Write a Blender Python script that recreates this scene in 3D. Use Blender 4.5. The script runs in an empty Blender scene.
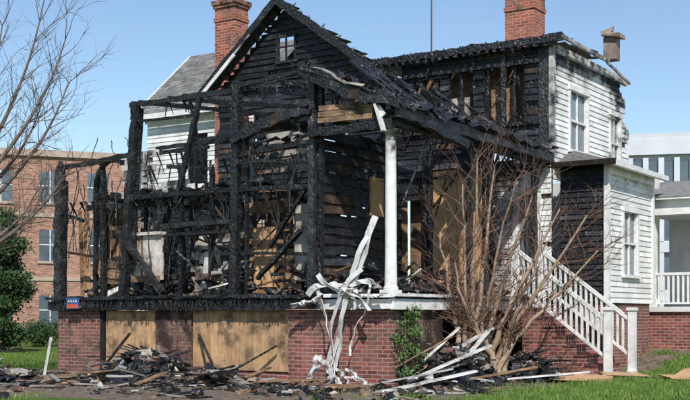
import bpy, math, random
import numpy as np
from mathutils import Vector, Matrix, noise, Euler
R = random.Random(7)
scene = bpy.context.scene

# ------------------------------------------------------------------ materials
def make_mat(name, ramp, scale=4, stretch=(1,1,1), rough=.8, bump=.3, bscale=30, soot=False, brick=None, spec=.3, metal=0, char=(.012,.011,.011), vor=0):
    m = bpy.data.materials.new(name); m.use_nodes = True
    nt = m.node_tree; N = nt.nodes; Lk = nt.links.new
    b = N['Principled BSDF']; b.inputs['Roughness'].default_value = rough
    b.inputs['Specular IOR Level'].default_value = spec; b.inputs['Metallic'].default_value = metal
    tc = N.new('ShaderNodeTexCoord'); mp = N.new('ShaderNodeMapping'); mp.inputs['Scale'].default_value = stretch
    Lk(tc.outputs['Object'], mp.inputs[0])
    no = N.new('ShaderNodeTexNoise'); no.inputs['Scale'].default_value = scale; no.inputs['Detail'].default_value = 5; no.inputs['Roughness'].default_value = .64
    Lk(mp.outputs[0], no.inputs[0])
    cr = N.new('ShaderNodeValToRGB'); els = cr.color_ramp.elements
    while len(els) < len(ramp): els.new(.5)
    for e, (p, c) in zip(els, ramp): e.position = p; e.color = (*c, 1)
    Lk(no.outputs[0], cr.inputs[0])
    col = cr.outputs[0]
    hgt = None
    if brick:
        sx = N.new('ShaderNodeSeparateXYZ'); Lk(tc.outputs['Object'], sx.inputs[0])
        ad = N.new('ShaderNodeMath'); ad.operation = 'ADD'; Lk(sx.outputs[0], ad.inputs[0]); Lk(sx.outputs[1], ad.inputs[1])
        cb = N.new('ShaderNodeCombineXYZ'); Lk(ad.outputs[0], cb.inputs[0]); Lk(sx.outputs[2], cb.inputs[1])
        bt = N.new('ShaderNodeTexBrick'); bt.inputs['Scale'].default_value = 1
        bt.inputs['Brick Width'].default_value = brick[0]; bt.inputs['Row Height'].default_value = brick[1]
        bt.inputs['Mortar Size'].default_value = brick[2]; bt.inputs['Mortar Smooth'].default_value = .3
        bt.inputs['Color1'].default_value = (.55,.55,.58,1); bt.inputs['Color2'].default_value = (1.3,1.22,1.2,1)
        bt.inputs['Mortar'].default_value = (1,1,1,1); Lk(cb.outputs[0], bt.inputs[0])
        mu = N.new('ShaderNodeMix'); mu.data_type = 'RGBA'; mu.blend_type = 'MULTIPLY'; mu.inputs[0].default_value = 1
        Lk(col, mu.inputs[6]); Lk(bt.outputs[0], mu.inputs[7])
        mx = N.new('ShaderNodeMix'); mx.data_type = 'RGBA'; Lk(bt.outputs['Fac'], mx.inputs[0]); Lk(mu.outputs[2], mx.inputs[6]); mx.inputs[7].default_value = (*brick[3], 1)
        col = mx.outputs[2]
        hgt = bt.outputs['Fac']
    at = N.new('ShaderNodeAttribute'); at.attribute_name = 'tint'
    mt = N.new('ShaderNodeMix'); mt.data_type = 'RGBA'; mt.blend_type = 'MULTIPLY'; mt.inputs[0].default_value = 1
    Lk(col, mt.inputs[6]); Lk(at.outputs['Fac'], mt.inputs[7]); col = mt.outputs[2]
    if soot:
        a2 = N.new('ShaderNodeAttribute'); a2.attribute_name = 'soot'
        n2 = N.new('ShaderNodeTexNoise'); n2.inputs['Scale'].default_value = 1.9; n2.inputs['Detail'].default_value = 7; n2.inputs['Roughness'].default_value = .7
        Lk(tc.outputs['Object'], n2.inputs[0])
        ma = N.new('ShaderNodeMath'); ma.operation = 'MULTIPLY_ADD'; Lk(n2.outputs[0], ma.inputs[0]); ma.inputs[1].default_value = 1.5; Lk(a2.outputs['Fac'], ma.inputs[2])
        mr = N.new('ShaderNodeMapRange'); mr.interpolation_type = 'SMOOTHSTEP'
        Lk(ma.outputs[0], mr.inputs[0]); mr.inputs[1].default_value = 1.05; mr.inputs[2].default_value = 1.38
        hl = N.new('ShaderNodeMapRange'); Lk(ma.outputs[0], hl.inputs[0]); hl.inputs[1].default_value = .92; hl.inputs[2].default_value = 1.2; hl.inputs[4].default_value=.55
        mh = N.new('ShaderNodeMix'); mh.data_type = 'RGBA'; Lk(hl.outputs[0], mh.inputs[0]); Lk(col, mh.inputs[6]); mh.inputs[7].default_value = (.17,.135,.1,1)
        mx2 = N.new('ShaderNodeMix'); mx2.data_type = 'RGBA'; Lk(mr.outputs[0], mx2.inputs[0]); Lk(mh.outputs[2], mx2.inputs[6]); mx2.inputs[7].default_value = (*char, 1)
        col = mx2.outputs[2]
    Lk(col, b.inputs['Base Color'])
    if bump>0:
        nb = N.new('ShaderNodeTexNoise'); nb.inputs['Scale'].default_value = bscale; nb.inputs['Detail'].default_value = 3; Lk(mp.outputs[0], nb.inputs[0])
        bu = N.new('ShaderNodeBump'); bu.inputs['Strength'].default_value = bump; bu.inputs['Distance'].default_value = .03
        src = nb.outputs[0]
        if vor:
            vo = N.new('ShaderNodeTexVoronoi'); vo.inputs['Scale'].default_value = vor; vo.feature = 'DISTANCE_TO_EDGE'; Lk(mp.outputs[0], vo.inputs[0])
            a3 = N.new('ShaderNodeMath'); a3.operation = 'MULTIPLY_ADD'; Lk(vo.outputs[0], a3.inputs[0]); a3.inputs[1].default_value = 2.2; Lk(src, a3.inputs[2]); src = a3.outputs[0]
        if hgt is not None:
            a4 = N.new('ShaderNodeMath'); a4.operation = 'MULTIPLY_ADD'; Lk(hgt, a4.inputs[0]); a4.inputs[1].default_value = -.8; Lk(src, a4.inputs[2]); src = a4.outputs[0]
        Lk(src, bu.inputs['Height']); Lk(bu.outputs[0], b.inputs['Normal'])
    return m

CHAR = make_mat('charred_wood', [(.3,(.005,.005,.0055)),(.55,(.012,.012,.013)),(.68,(.035,.036,.039)),(.82,(.13,.13,.13))], 5, rough=.42, bump=.7, bscale=20, vor=9, spec=.55)
CHARS = make_mat('charred_siding', [(.3,(.005,.005,.006)),(.55,(.012,.0125,.015)),(.68,(.034,.036,.041)),(.82,(.12,.12,.125))], 3.2, stretch=(1,1,2.5), rough=.42, bump=.5, bscale=20, vor=8, spec=.55)
CHARB = make_mat('scorched_brown_wood', [(.3,(.016,.011,.008)),(.52,(.045,.029,.02)),(.68,(.11,.072,.048)),(.85,(.22,.165,.12))], 4, rough=.7, bump=.4, bscale=20)
WHITE = make_mat('white_siding_paint', [(.3,(.62,.61,.58)),(.6,(.78,.78,.76)),(.8,(.82,.82,.8))], 1.7, stretch=(1,1,.4), rough=.55, bump=.12, soot=True)
TRIM = make_mat('white_trim_paint', [(.3,(.6,.59,.56)),(.6,(.78,.77,.75)),(.8,(.8,.8,.79))], 3, rough=.5, bump=.15, soot=True)
BRICK = make_mat('red_brick', [(.3,(.16,.05,.04)),(.5,(.24,.074,.056)),(.75,(.34,.125,.09))], 2.5, rough=.85, bump=.5, soot=True, brick=(.27,.093,.011,(.34,.29,.26)), char=(.04,.025,.022))
CHBRICK = make_mat('chimney_brick', [(.3,(.28,.08,.05)),(.5,(.37,.11,.068)),(.75,(.46,.16,.1))], 2.5, rough=.85, bump=.5, soot=True, brick=(.27,.093,.011,(.42,.3,.24)), char=(.03,.02,.018))
PLY = make_mat('plywood', [(.3,(.38,.205,.095)),(.5,(.53,.315,.16)),(.7,(.63,.41,.225))], 2.6, stretch=(4,4,.5), rough=.7, bump=.15, soot=True, char=(.1,.06,.035))
TAN = make_mat('raw_wood', [(.3,(.12,.06,.03)),(.5,(.26,.15,.08)),(.7,(.42,.28,.16))], 3, stretch=(1,1,3), rough=.8, bump=.4, soot=True)
PLAS = make_mat('plaster', [(.3,(.36,.31,.26)),(.5,(.55,.5,.44)),(.75,(.68,.65,.6))], 2.5, rough=.9, bump=.3, soot=True)
SHING = make_mat('grey_shingles', [(.3,(.12,.12,.115)),(.5,(.2,.195,.185)),(.75,(.29,.28,.26))], 6, rough=.9, bump=.4, bscale=40)
GLASS = make_mat('window_glass', [(.3,(.1,.13,.16)),(.7,(.2,.25,.3))], .8, rough=.08, bump=.0, spec=.8)
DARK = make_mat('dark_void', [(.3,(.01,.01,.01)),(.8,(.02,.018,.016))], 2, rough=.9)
CONC = make_mat('concrete', [(.3,(.28,.27,.25)),(.7,(.42,.41,.38))], 4, rough=.9)
BARK1 = make_mat('crape_bark', [(.3,(.22,.15,.1)),(.55,(.36,.26,.18)),(.75,(.5,.39,.3))], 5, rough=.8, bump=.3)
TWIG = make_mat('crape_twig', [(.3,(.14,.075,.055)),(.75,(.25,.15,.105))], 5, rough=.8, bump=0)
BARK2 = make_mat('grey_bark', [(.3,(.09,.07,.06)),(.7,(.2,.16,.135))], 6, rough=.9, bump=.4)
WIRE = make_mat('burnt_wire', [(.3,(.03,.03,.03)),(.7,(.08,.07,.07))], 6, rough=.6, bump=0)
RUST = make_mat('weathered_metal', [(.3,(.16,.1,.08)),(.6,(.28,.22,.19)),(.8,(.4,.38,.36))], 4, rough=.7)

# ------------------------------------------------------------------ mesh builder
class MB:
    def __init__(s, mats):
        s.v=[]; s.f=[]; s.t=[]; s.m=[]; s.mats=list(mats); s.big=False
        s.br=None
        if CHAR in s.mats or CHARS in s.mats: s.mats.append(CHARB); s.br=len(s.mats)-1
    def add(s, vs, fs, tint=1, m=0):
        if s.br is not None and s.mats[m] in (CHAR,CHARS):
            q=R.random()
            if q<.08 and not s.big: m=s.br
            elif q<.2: tint*=R.uniform(1.6,3.2)
        s.big=False
        o=len(s.v); s.v.extend([tuple(p) for p in vs])
        for f in fs: s.f.append(tuple(i+o for i in f)); s.t.append(tint); s.m.append(m)
    BF=[(0,1,3,2),(4,6,7,5),(0,4,5,1),(2,3,7,6),(0,2,6,4),(1,5,7,3)]
    def box(s, a, b, tint=1, m=0):
        vs=[(x,y,z) for x in (a[0],b[0]) for y in (a[1],b[1]) for z in (a[2],b[2])]
        s.add(vs, s.BF, tint, m)
    def obox(s, c, size, eul, tint=1, m=0, jit=0):
        M=Euler(eul).to_matrix(); vs=[]
        for x in (-.5,.5):
            for y in (-.5,.5):
                for z in (-.5,.5):
                    p=Vector((x*size[0]*(1+R.uniform(-jit,jit)),y*size[1]*(1+R.uniform(-jit,jit)),z*size[2]*(1+R.uniform(-jit,jit))))
                    vs.append(Vector(c)+M@p)
        s.add(vs, s.BF, tint, m)
    def beam(s, p0, p1, w=.15, d=None, rough=.2, tint=None, m=0, taper=False):
        d=d or w; p0=Vector(p0); p1=Vector(p1); ax=(p1-p0); L=ax.length; rough*=.8
        if L<1e-4: return
        s.big = w*d>.011 and L>1.2
        ax.normalize(); up=Vector((0,0,1)) if abs(ax.z)<.9 else Vector((0,1,0))
        sx=ax.cross(up).normalized(); sy=sx.cross(ax).normalized()
        n=max(1,int(L/.24)) if rough>0 else 1
        tint = R.uniform(.7,1.4) if tint is None else tint
        vs=[];fs=[]
        for i in range(n+1):
            c=p0+(p1-p0)*i/n; k=1
            if rough>0: c=c+sx*R.uniform(-1,1)*rough*w*.25+sy*R.uniform(-1,1)*rough*w*.25
            if taper and i==n: k=.35
            for (a,b) in ((-1,-1),(1,-1),(1,1),(-1,1)):
                vs.append(c+sx*(a*w/2*k*(1+R.uniform(-rough,rough*.4)))+sy*(b*d/2*k*(1+R.uniform(-rough,rough*.4))))
            if i:
                o=(i-1)*4
                for j in range(4): fs.append((o+j,o+(j+1)%4,o+4+(j+1)%4,o+4+j))
        fs.append((3,2,1,0)); o=n*4; fs.append((o,o+1,o+2,o+3))
        s.add(vs,fs,tint,m)
    def tube(s, pts, rad, sides=6, tint=1, m=0):
        vs=[];fs=[]; n=len(pts); prev=None
        for i,p in enumerate(pts):
            p=Vector(p); t=(Vector(pts[min(i+1,n-1)])-Vector(pts[max(i-1,0)]))
            if t.length<1e-6: t=Vector((0,0,1))
            t.normalize()
            if prev is None: a=t.orthogonal().normalized()
            else:
                a=prev-t*prev.dot(t)
                a=a.normalized() if a.length>1e-5 else t.orthogonal().normalized()
            prev=a; b=t.cross(a)
            for j in range(sides):
                an=2*math.pi*j/sides; vs.append(p+(a*math.cos(an)+b*math.sin(an))*rad[i])
            if i:
                o=(i-1)*sides
                for j in range(sides): fs.append((o+j,o+(j+1)%sides,o+sides+(j+1)%sides,o+sides+j))
        s.add(vs,fs,tint,m)
    def ribbon(s, pts, w, th=.015, tint=1, m=0, twist=0, dirn=(1,0,0)):
        n=len(pts); vs=[];fs=[]
        for i,p in enumerate(pts):
            p=Vector(p); t=(Vector(pts[min(i+1,n-1)])-Vector(pts[max(i-1,0)])).normalized()
            a=(Vector(dirn)-t*Vector(dirn).dot(t)).normalized(); a=Matrix.Rotation(twist*i/n,3,t)@a; b=t.cross(a)
            for (x,y) in ((-1,-1),(1,-1),(1,1),(-1,1)): vs.append(p+a*x*w/2+b*y*th/2)
            if i:
                o=(i-1)*4
                for j in range(4): fs.append((o+j,o+(j+1)%4,o+4+(j+1)%4,o+4+j))
        fs.append((3,2,1,0)); o=(n-1)*4; fs.append((o,o+1,o+2,o+3))
        s.add(vs,fs,tint,m)
    def crumple(s, fn, nu, nv, keep, amp=.06, seed=0, m=0, th=.03):
        # torn, buckled sheet: fn(a,b)->point, a,b in 0..1
        P={}
        for i in range(nu+1):
            for j in range(nv+1):
                a=i/nu; b=j/nv; p=Vector(fn(a,b))
                p+=Vector((R.gauss(0,.02),R.gauss(0,.02),amp*noise.noise(Vector((a*nu*.35+seed,b*nv*.35,seed)))*2+R.gauss(0,amp*.25))); P[i,j]=p
        for i in range(nu):
            for j in range(nv):
                if noise.noise(Vector((i*.3+seed*3,j*.3,7)))*1.6+keep<R.random()*.5: continue
                q=[P[i,j],P[i+1,j],P[i+1,j+1],P[i,j+1]]; lo=[k-Vector((0,0,th)) for k in q]
                s.big=True
                s.add(q+lo,[(0,1,2,3),(7,6,5,4),(0,4,5,1),(1,5,6,2),(2,6,7,3),(3,7,4,0)],R.uniform(.7,1.9),m)
    def finish(s, name, parent=None, soot=None, smooth=False):
        me=bpy.data.meshes.new(name); me.from_pydata(s.v,[],s.f)
        for m in s.mats: me.materials.append(m)
        me.polygons.foreach_set('material_index', s.m)
        a=me.attributes.new('tint','FLOAT','FACE'); a.data.foreach_set('value', [float(x) for x in s.t])
        a=me.attributes.new('soot','FLOAT','POINT')
        if soot is not None: a.data.foreach_set('value', [float(soot(*p) if callable(soot) else soot) for p in s.v])
        if smooth: me.polygons.foreach_set('use_smooth',[True]*len(me.polygons))
        me.update()
        ob=bpy.data.objects.new(name,me); scene.collection.objects.link(ob)
        if parent: ob.parent=parent
        return ob

# ------------------------------------------------------------------ camera
cam_d=bpy.data.cameras.new('camera'); cam=bpy.data.objects.new('camera',cam_d); scene.collection.objects.link(cam)
cam.location=(0,0,1.6); cam.rotation_euler=(math.radians(90),0,0)
cam_d.lens=59.95; cam_d.sensor_width=36; cam_d.shift_y=115/690; cam_d.clip_end=3000; cam_d.clip_start=.1
scene.camera=cam

# ------------------------------------------------------------------ light
sv=Vector((.12,-.98,.0)).normalized(); el=math.radians(44)
sd=Vector((sv.x*math.cos(el),sv.y*math.cos(el),math.sin(el)))
sl=bpy.data.lights.new('sun','SUN'); sl.energy=5.0; sl.angle=math.radians(.5); sl.color=(1,.96,.9)
so=bpy.data.objects.new('sun',sl); scene.collection.objects.link(so); so.rotation_euler=sd.to_track_quat('Z','Y').to_euler()
w=bpy.data.worlds.new('World'); scene.world=w; w.use_nodes=True
sk=w.node_tree.nodes.new('ShaderNodeTexSky'); sk.sky_type='NISHITA'; sk.sun_disc=False; sk.sun_elevation=el; sk.sun_rotation=math.atan2(sv.x,sv.y)
sk.air_density=1.1; sk.dust_density=.15; sk.ozone_density=3.2
bg=w.node_tree.nodes['Background']; w.node_tree.links.new(sk.outputs[0],bg.inputs[0]); bg.inputs[1].default_value=.14
scene.view_settings.view_transform='Standard'; scene.view_settings.look='None'; scene.view_settings.exposure=0

# ------------------------------------------------------------------ house frame
A=Vector((.943,25.2,0)); ang=-math.atan2(.549,.836)
house=bpy.data.objects.new('burnt_house',None); scene.collection.objects.link(house)
house.location=A; house.rotation_euler=(0,0,ang)
def W(u,v,z=0): return Vector((A.x+.836*u+.549*v, A.y-.549*u+.836*v, z))
def sm(x): x=max(0,min(1,x)); return x*x*(3-2*x)
def gh(x,y):
    h=.62*sm((y-29.5)/7)*sm((x-6.5)/3)
    h+=.05*noise.noise(Vector((x*.5,y*.5,0)))
    return h

def clap(mb, axis, p, a0,a1,z0,z1, openings=(), lim=None, miss=lambda a,z:0, m=0, row=.17, mb_back=None, out=1, seg=1.3, wob=0.0, proud=.035):
    z=z0
    def pt(a,d,zz): return (a,p-d*out,zz) if axis=='u' else (p+d*out,a,zz)
    while z<z1-.02:
        zt=min(z+row,z1); zc=(z+zt)/2
        l0,l1=(a0,a1) if lim is None else lim(zc)
        l0=max(l0,a0); l1=min(l1,a1)
        if l1-l0>.08:
            spans=[(l0,l1)]
            for (o0,o1,oz0,oz1) in openings:
                if oz0<zc<oz1:
                    ns=[]
                    for (s0,s1) in spans:
                        if o1<=s0 or o0>=s1: ns.append((s0,s1)); continue
                        if o0>s0: ns.append((s0,o0))
                        if o1<s1: ns.append((o1,s1))
                    spans=ns
            for (s0,s1) in spans:
                if mb_back is not None:
                    va=pt(s0,-.08,z); vb=pt(s1,-.03,zt)
                    mb_back.box(tuple(min(q) for q in zip(va,vb)),tuple(max(q) for q in zip(va,vb)),R.uniform(.6,1.2))
                a=s0
                while a<s1-.01:
                    b=min(s1,a+R.uniform(.5,1.5)*seg)
                    if s1-b<.25: b=s1
                    if R.random()>miss((a+b)/2,zc):
                        j=R.uniform(-1,1)*wob; j2=R.uniform(-1,1)*wob; e=R.uniform(0,1)*wob
                        n=max(1,int((b-a)/.5)); vs=[];fs=[]
                        for i in range(n+1):
                            aa=a+(b-a-.006)*i/n; k=j+(j2-j)*i/n; kk=R.uniform(-1,1)*wob*.5
                            vs+= [pt(aa,proud+e+kk,z-.012+k+kk),pt(aa,.008+e,zt+k),pt(aa,-.015+e,zt+k),pt(aa,-.0+e,z-.012+k+kk)]
                            if i:
                                o=(i-1)*4
                                for q in range(4): fs.append((o+q,o+(q+1)%4,o+4+(q+1)%4,o+4+q))
                        fs.append((3,2,1,0)); o=n*4; fs.append((o,o+1,o+2,o+3))
                        mb.add(vs,fs,R.uniform(.8,1.12) if mb.br is None else R.uniform(.6,1.6),m)
                    a=b
        z=zt

def window(axis,p,a0,a1,z0,z1,name,soot=0):
    t=MB([TRIM,GLASS,DARK])
    def bx(a,b,zl,zh,d0,d1,m=0):
        if axis=='u': t.box((a,p-d1,zl),(b,p-d0,zh),1,m)
        else: t.box((p+d0,a,zl),(p+d1,b,zh),1,m)
    w_=.11
    bx(a0-w_,a0,z0,z1,-.02,.07); bx(a1,a1+w_,z0,z1,-.02,.07)
    bx(a0-w_-.03,a1+w_+.03,z1,z1+.15,-.02,.09); bx(a0-w_-.04,a1+w_+.04,z0-.09,z0,-.02,.12)
    mid=(z0+z1)/2
    bx(a0,a1,mid-.03,mid+.03,-.05,.03)
    for e in (a0,a1-.05): bx(e,e+.05,z0,mid-.03,-.05,.02); bx(e,e+.05,mid+.03,z1,-.05,.02)
    c=(a0+a1)/2; bx(c-.02,c+.02,z0,mid-.03,-.05,.01); bx(c-.02,c+.02,mid+.03,z1,-.05,.01)
    bx(a0,a1,z0,z1,-.075,-.06,1); bx(a0,a1,z0,z1,-.5,-.49,2)
    t.finish(name,house,soot)

# ================================================================== FOUNDATION
b=MB([BRICK]); DZ=1.72
def brick_darkening(x,y,z):
    return .28*sm((z-.9)/.9)+ (.25 if -6.9<x<-5.6 else 0) + (.3 if y>.3 and x<.5 else 0)+.22*sm((.5-z)/.6)+(.08 if x<-8 else 0)  # darker towards top and ground, behind the front face, on left piers
b.box((-2.71,0,-.3),(0.06,.42,DZ))
b.box((-.34,.42,-.3),(0.06,2.4,DZ))
b.box((-10.35,0,-.3),(-8.8,.42,DZ)); b.box((-6.85,.02,-.3),(-5.68,.42,DZ))
b.box((-8.8,.10,-.3),(-6.85,.42,.12)); b.box((-5.68,.1,-.3),(-2.71,.42,.25))
b.box((-10.35,.42,-.3),(-9.95,9,DZ))
b.box((-.3,4.2,-.3),(.1,5.0,DZ)); b.box((-.3,7.4,-.3),(.1,8.25,DZ))
b.box((-15.4,8.9,-.3),(-10.7,9.3,2.0))
b.box((.34,8.82,-.3),(1.70,12.4,1.95)); b.box((-6,8.35,-.3),(.32,14.3,1.95))
b.finish('brick_foundation',house,brick_darkening)
p=MB([PLY])
p.box((-8.62,.05,.1),(-7.7,.085,1.70),.95); p.box((-7.695,.05,.1),(-6.9,.083,1.70),1.04)
p.box((-5.66,.06,.27),(-4.2,.085,1.72),1.0); p.box((-4.195,.058,.27),(-2.73,.083,1.72),.93)
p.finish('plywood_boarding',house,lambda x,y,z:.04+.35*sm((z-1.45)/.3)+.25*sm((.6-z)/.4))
p=MB([PLY])
p.box((-1.8,5.30,2.45),(-1.08,5.33,5.2),1); p.box((-1.075,5.295,2.45),(-.36,5.325,5.2),.95)
p.box((-1.95,2.35,4.05),(-1.90,2.95,5.0),.9)
p.box((-3.3,8.18,2.5),(-1.9,8.21,5.3),.8)
p.finish('plywood_door_board',house,lambda x,y,z:.04+.2*sm((z-4.5)))
v=MB([DARK]); v.box((-9.9,1.2,0),(-.6,1.3,1.7)); v.box((-.75,.5,0),(-.65,8.2,1.7)); v.box((-9.0,.02,0.1),(-8.66,.10,1.72))  # near-black sheets stand in for shade under the deck; last box is a post
v.finish('crawlspace_shade_and_post',house)

# ================================================================== DECK
d=MB([CHAR,TRIM,TAN])
x=-10.5
while x<.2:
    d.box((x,-.08,1.98),(x+.135,8.25,2.06),R.uniform(.6,1.3),0); x+=.14
for u0,u1 in ((-10.55,-9.2),(-9.18,-7.9),(-7.88,-6.4),(-6.38,-5.1),(-5.08,-3.9),(-3.88,-2.72)):
    d.beam((u0,-.12,1.84),(u1,-.12,1.84),.12,.25,.25,R.uniform(.8,1.8))
    d.beam((u0,-.2,2.03),(u1,-.2,2.04),.18,.09,.5,R.uniform(.8,2))
for i in range(150):
    u=R.uniform(-10.4,-2.6); L=R.uniform(.08,.35); d.beam((u,-.2,1.98),(u+R.uniform(-.1,.1),-.22,1.98-L),R.uniform(.03,.08),.03,.4,taper=True)
d.beam((-2.7,-.14,1.84),(.16,-.14,1.84),.14,.22,.12,1,1); d.beam((-1.5,-.22,2.03),(.26,-.22,2.02),.2,.08,.1,1,1)
d.beam((-2.72,-.2,2.03),(-1.5,-.2,2.03),.18,.09,.4,1,0)
d.beam((.16,-.14,1.84),(.16,4.3,1.84),.12,.24,.08,1,1); d.beam((.16,4.3,1.84),(.16,8.2,1.84),.12,.24,.15,1,1)
d.beam((.2,-.2,2.04),(.2,6.3,2.04),.2,.07,.1,1,1)
def sd_(x,y,z): return .75-.68*sm((x+2.2)/1.0)+.33*sm((y-.5)/2)
d.finish('porch_deck',house,sd_)

# ================================================================== FRAME TIMBERS
t=MB([CHAR])
B=t.beam
B((-10.45,.1,2.0),(-10.38,.1,5.75),.24,.2,.35,taper=True)
B((-10.25,.12,2.0),(-10.2,.15,5.2),.1,.1,.4)
B((-8.95,.3,2.0),(-8.98,.3,5.55),.13,.12,.4)
B((-8.02,.05,2.0),(-7.55,.05,7.05),.2,.2,.32)
B((-7.82,.2,3.0),(-7.5,.2,6.9),.09,.09,.4)
B((-4.33,.05,2.0),(-4.26,.05,7.22),.22,.2,.3)
B((-4.05,.15,2.0),(-4.02,.15,6.2),.09,.09,.4)
B((-2.06,.05,2.0),(-2.02,.05,7.35),.17,.2,.3); B((-1.86,.1,2.0),(-1.84,.1,6.9),.11,.13,.35)
B((-6.2,.2,2.0),(-6.12,.2,5.4),.11,.11,.5,taper=True); B((-5.3,.3,2.0),(-5.22,.3,5.3),.12,.12,.45,taper=True)
B((-5.42,.05,6.95),(-6.25,.1,4.4),.13,.1,.35)
B((-5.8,.1,6.95),(-5.45,.4,4.6),.07,.07,.4)
B((-7.75,.05,6.98),(-4.45,.05,7.0),.11,.13,.35); B((-4.3,.05,7.08),(-2.0,.05,7.25),.1,.1,.4)
B((-7.6,.05,6.55),(-5.6,.08,6.52),.06,.07,.4)
sg0=None
for i in range(9):
    f=i/8; q=(-4.3+2.3*f,-.05,5.78+.48*math.sin(f*1.75))
    if sg0: B(sg0,q,.2,.13+.16*math.sin(math.pi*f),.3,R.uniform(.9,1.6))
    sg0=q
B((-4.2,.1,5.45),(-2.1,.1,5.6),.1,.1,.4); B((-4.2,-.05,5.25),(-2.1,0,5.15),.1,.1,.4)
B((-10.4,.1,5.55),(-8.9,.2,5.65),.16,.12,.4); B((-9.0,.2,5.62),(-7.75,.1,5.75),.13,.13,.4)
B((-10.4,.1,4.4),(-9.6,.2,4.1),.09,.08,.5); B((-8.9,.2,3.1),(-10.3,.2,3.3),.08,.08,.5)
B((-7.9,.1,4.62),(-4.3,.1,4.62),.13,.13,.35); B((-4.3,.1,4.62),(-2.0,.1,4.55),.12,.11,.35)
B((-6.6,.05,3.82),(-4.3,.05,3.86),.18,.14,.35,1.6); B((-6.5,.02,3.6),(-4.5,.05,3.62),.1,.08,.4)
B((-8.1,.0,3.75),(-6.6,.0,2.15),.16,.14,.3,1.3)
B((-2.35,.0,3.55),(-3.65,.05,2.45),.13,.1,.35,1.3); B((-2.3,.1,4.5),(-3.4,.2,3.2),.09,.08,.4)
B((-4.2,.1,3.1),(-2.1,.1,3.0),.09,.08,.4)
B((-5.2,.3,5.2),(-6.6,.2,5.35),.12,.1,.5)
pr=None
for i in range(10):
    a=math.pi*i/9; q=(-8.9-.62*math.cos(a),.6,5.0+.75*math.sin(a))
    if pr: B(pr,q,.12,.12,.25)
    pr=q
B((-9.52,.6,5.05),(-9.55,.6,2),.12,.12,.3); B((-8.3,.6,5.05),(-8.4,.6,2),.12,.12,.3)
for vv,u0,u1,zt in ((1.3,-10.6,-6.2,5.9),(2.6,-9.8,-3.4,6.3),(4.6,-10.0,-4.0,6.8)):
    u=u0
    while u<u1:
        h=R.uniform(.6,1.0); top=2+(zt-2)*h
        if R.random()>.2: B((u,vv,2.0),(u+R.uniform(-.12,.12),vv+R.uniform(-.1,.1),top),.09,.1,.35,taper=h<.9)
        u+=R.uniform(.5,.9)
    B((u0,vv,4.6),(u1,vv,4.55),.12,.16,.35); B((u0+.6,vv,zt),(u1,vv,zt+.05),.1,.12,.4)
u=-10
while u<-2.2:
    if R.random()>.4: B((u,.1,4.72),(u+R.uniform(-.1,.1),R.uniform(2,6.8),4.72+R.uniform(-.5,.05)),.06,.17,.35,taper=True)
    if -7.6<u and R.random()>.6: B((u,.1,7.05),(u+R.uniform(-.1,.1),6.9,7.6+R.uniform(-.1,.3)),.07,.12,.35)
    u+=.5
for i in range(55):
    u=R.uniform(-9.8,-2.4); vv=R.uniform(.3,4); z=R.uniform(2.1,3.4); a=R.uniform(-1.3,1.3); L=R.uniform(.6,2.2)
    B((u,vv,z),(u+math.sin(a)*L,vv+R.uniform(-.5,.5),min(z+abs(math.cos(a))*L,6)),R.uniform(.04,.09),R.uniform(.03,.08),.45,taper=True)
# broken scraps hanging from the beams
for i in range(110):
    z=R.choice([4.6,4.6,5.4,5.7,7.0,3.8]); u=R.uniform(-8,-2.1) if z>5 or z<4 else R.uniform(-10.2,-2.1)
    if z==3.8: u=R.uniform(-6.5,-4.3)
    B((u,R.uniform(-.02,.3),z),(u+R.uniform(-.25,.25),R.uniform(-.05,.4),z-R.uniform(.1,.55)),R.uniform(.02,.07),.03,.4,taper=True)
# buckled second-floor remains
t.crumple(lambda a,b:(-7.8+3.4*a,.3+3.0*b,4.78+.25*math.sin(b*2)),16,14,.12,.1,3)
t.crumple(lambda a,b:(-4.2+2.1*a,.0+1.8*b,6.0+.4*a-.2*b),12,10,.15,.1,8)
t.finish('charred_frame_timbers',house)

# ================================================================== WALLS: gable
def glim(z):
    if z<8.55: return (-10.55,-4.42)
    l=-10.55+(z-8.75)*(2.61/2.3) if z>8.75 else -10.55
    r=-4.42-(z-8.55)*(3.52/2.5)
    return (l,r)
g=MB([CHARS]); gb=MB([CHAR])
gop=[(-8.18,-7.5,9.4,10.25),(-10.0,-9.0,6.0,7.8),(-6.6,-5.6,6.0,7.7),(-9.9,-8.7,2.9,4.9),(-7.9,-6.9,2.1,4.6),(-6.0,-5.0,3.0,5.0)]
clap(g,'u',7.0,-10.6,-4.4,2.0,11.0,gop,glim,lambda a,z:.06,mb_back=gb,wob=.018,row=.19,proud=.06,seg=1.8)
clap(g,'v',-4.42,7.0,8.25,2.0,8.6,[],None,lambda a,z:.1,mb_back=gb,wob=.02,row=.19)
clap(g,'v',-2.0,.15,3.7,2.06,6.0,[(2.3,3.0,4.0,5.05),(3.0,3.6,2.2,4.2)],None,lambda a,z:.07,mb_back=None,wob=.04,row=.24,seg=1.1,proud=.08)
for i in range(8): gb.beam((-2.09,.2+i*.48,2.06),(-2.09,.2+i*.48,6.0-R.random()*.6),.09,.1,.3)
for q in (-8.18,-7.84,-7.5): gb.beam((q,6.93,9.4),(q,6.93,10.25),.06 if q!=-7.84 else .03,.08,.2)
gb.beam((-8.25,6.93,9.38),(-7.43,6.93,9.38),.09,.08,.2); gb.beam((-8.2,6.93,9.85),(-7.5,6.93,9.85),.04,.04,.2)
clap(g,'u',5.45,-3.3,-.28,2.06,5.9,[(-1.8,-.36,2.45,5.2),(-3.0,-2.1,2.3,4.9)],None,lambda a,z:.15,mb_back=gb,wob=.02,row=.19,proud=.05)
for q in (-3.3,-2.05,-1.9,-.3): gb.beam((q,5.36,2.06),(q,5.36,6.0),.12,.14,.25)
g.finish('charred_gable_siding',house); gb.finish('charred_sheathing',house)
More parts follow.
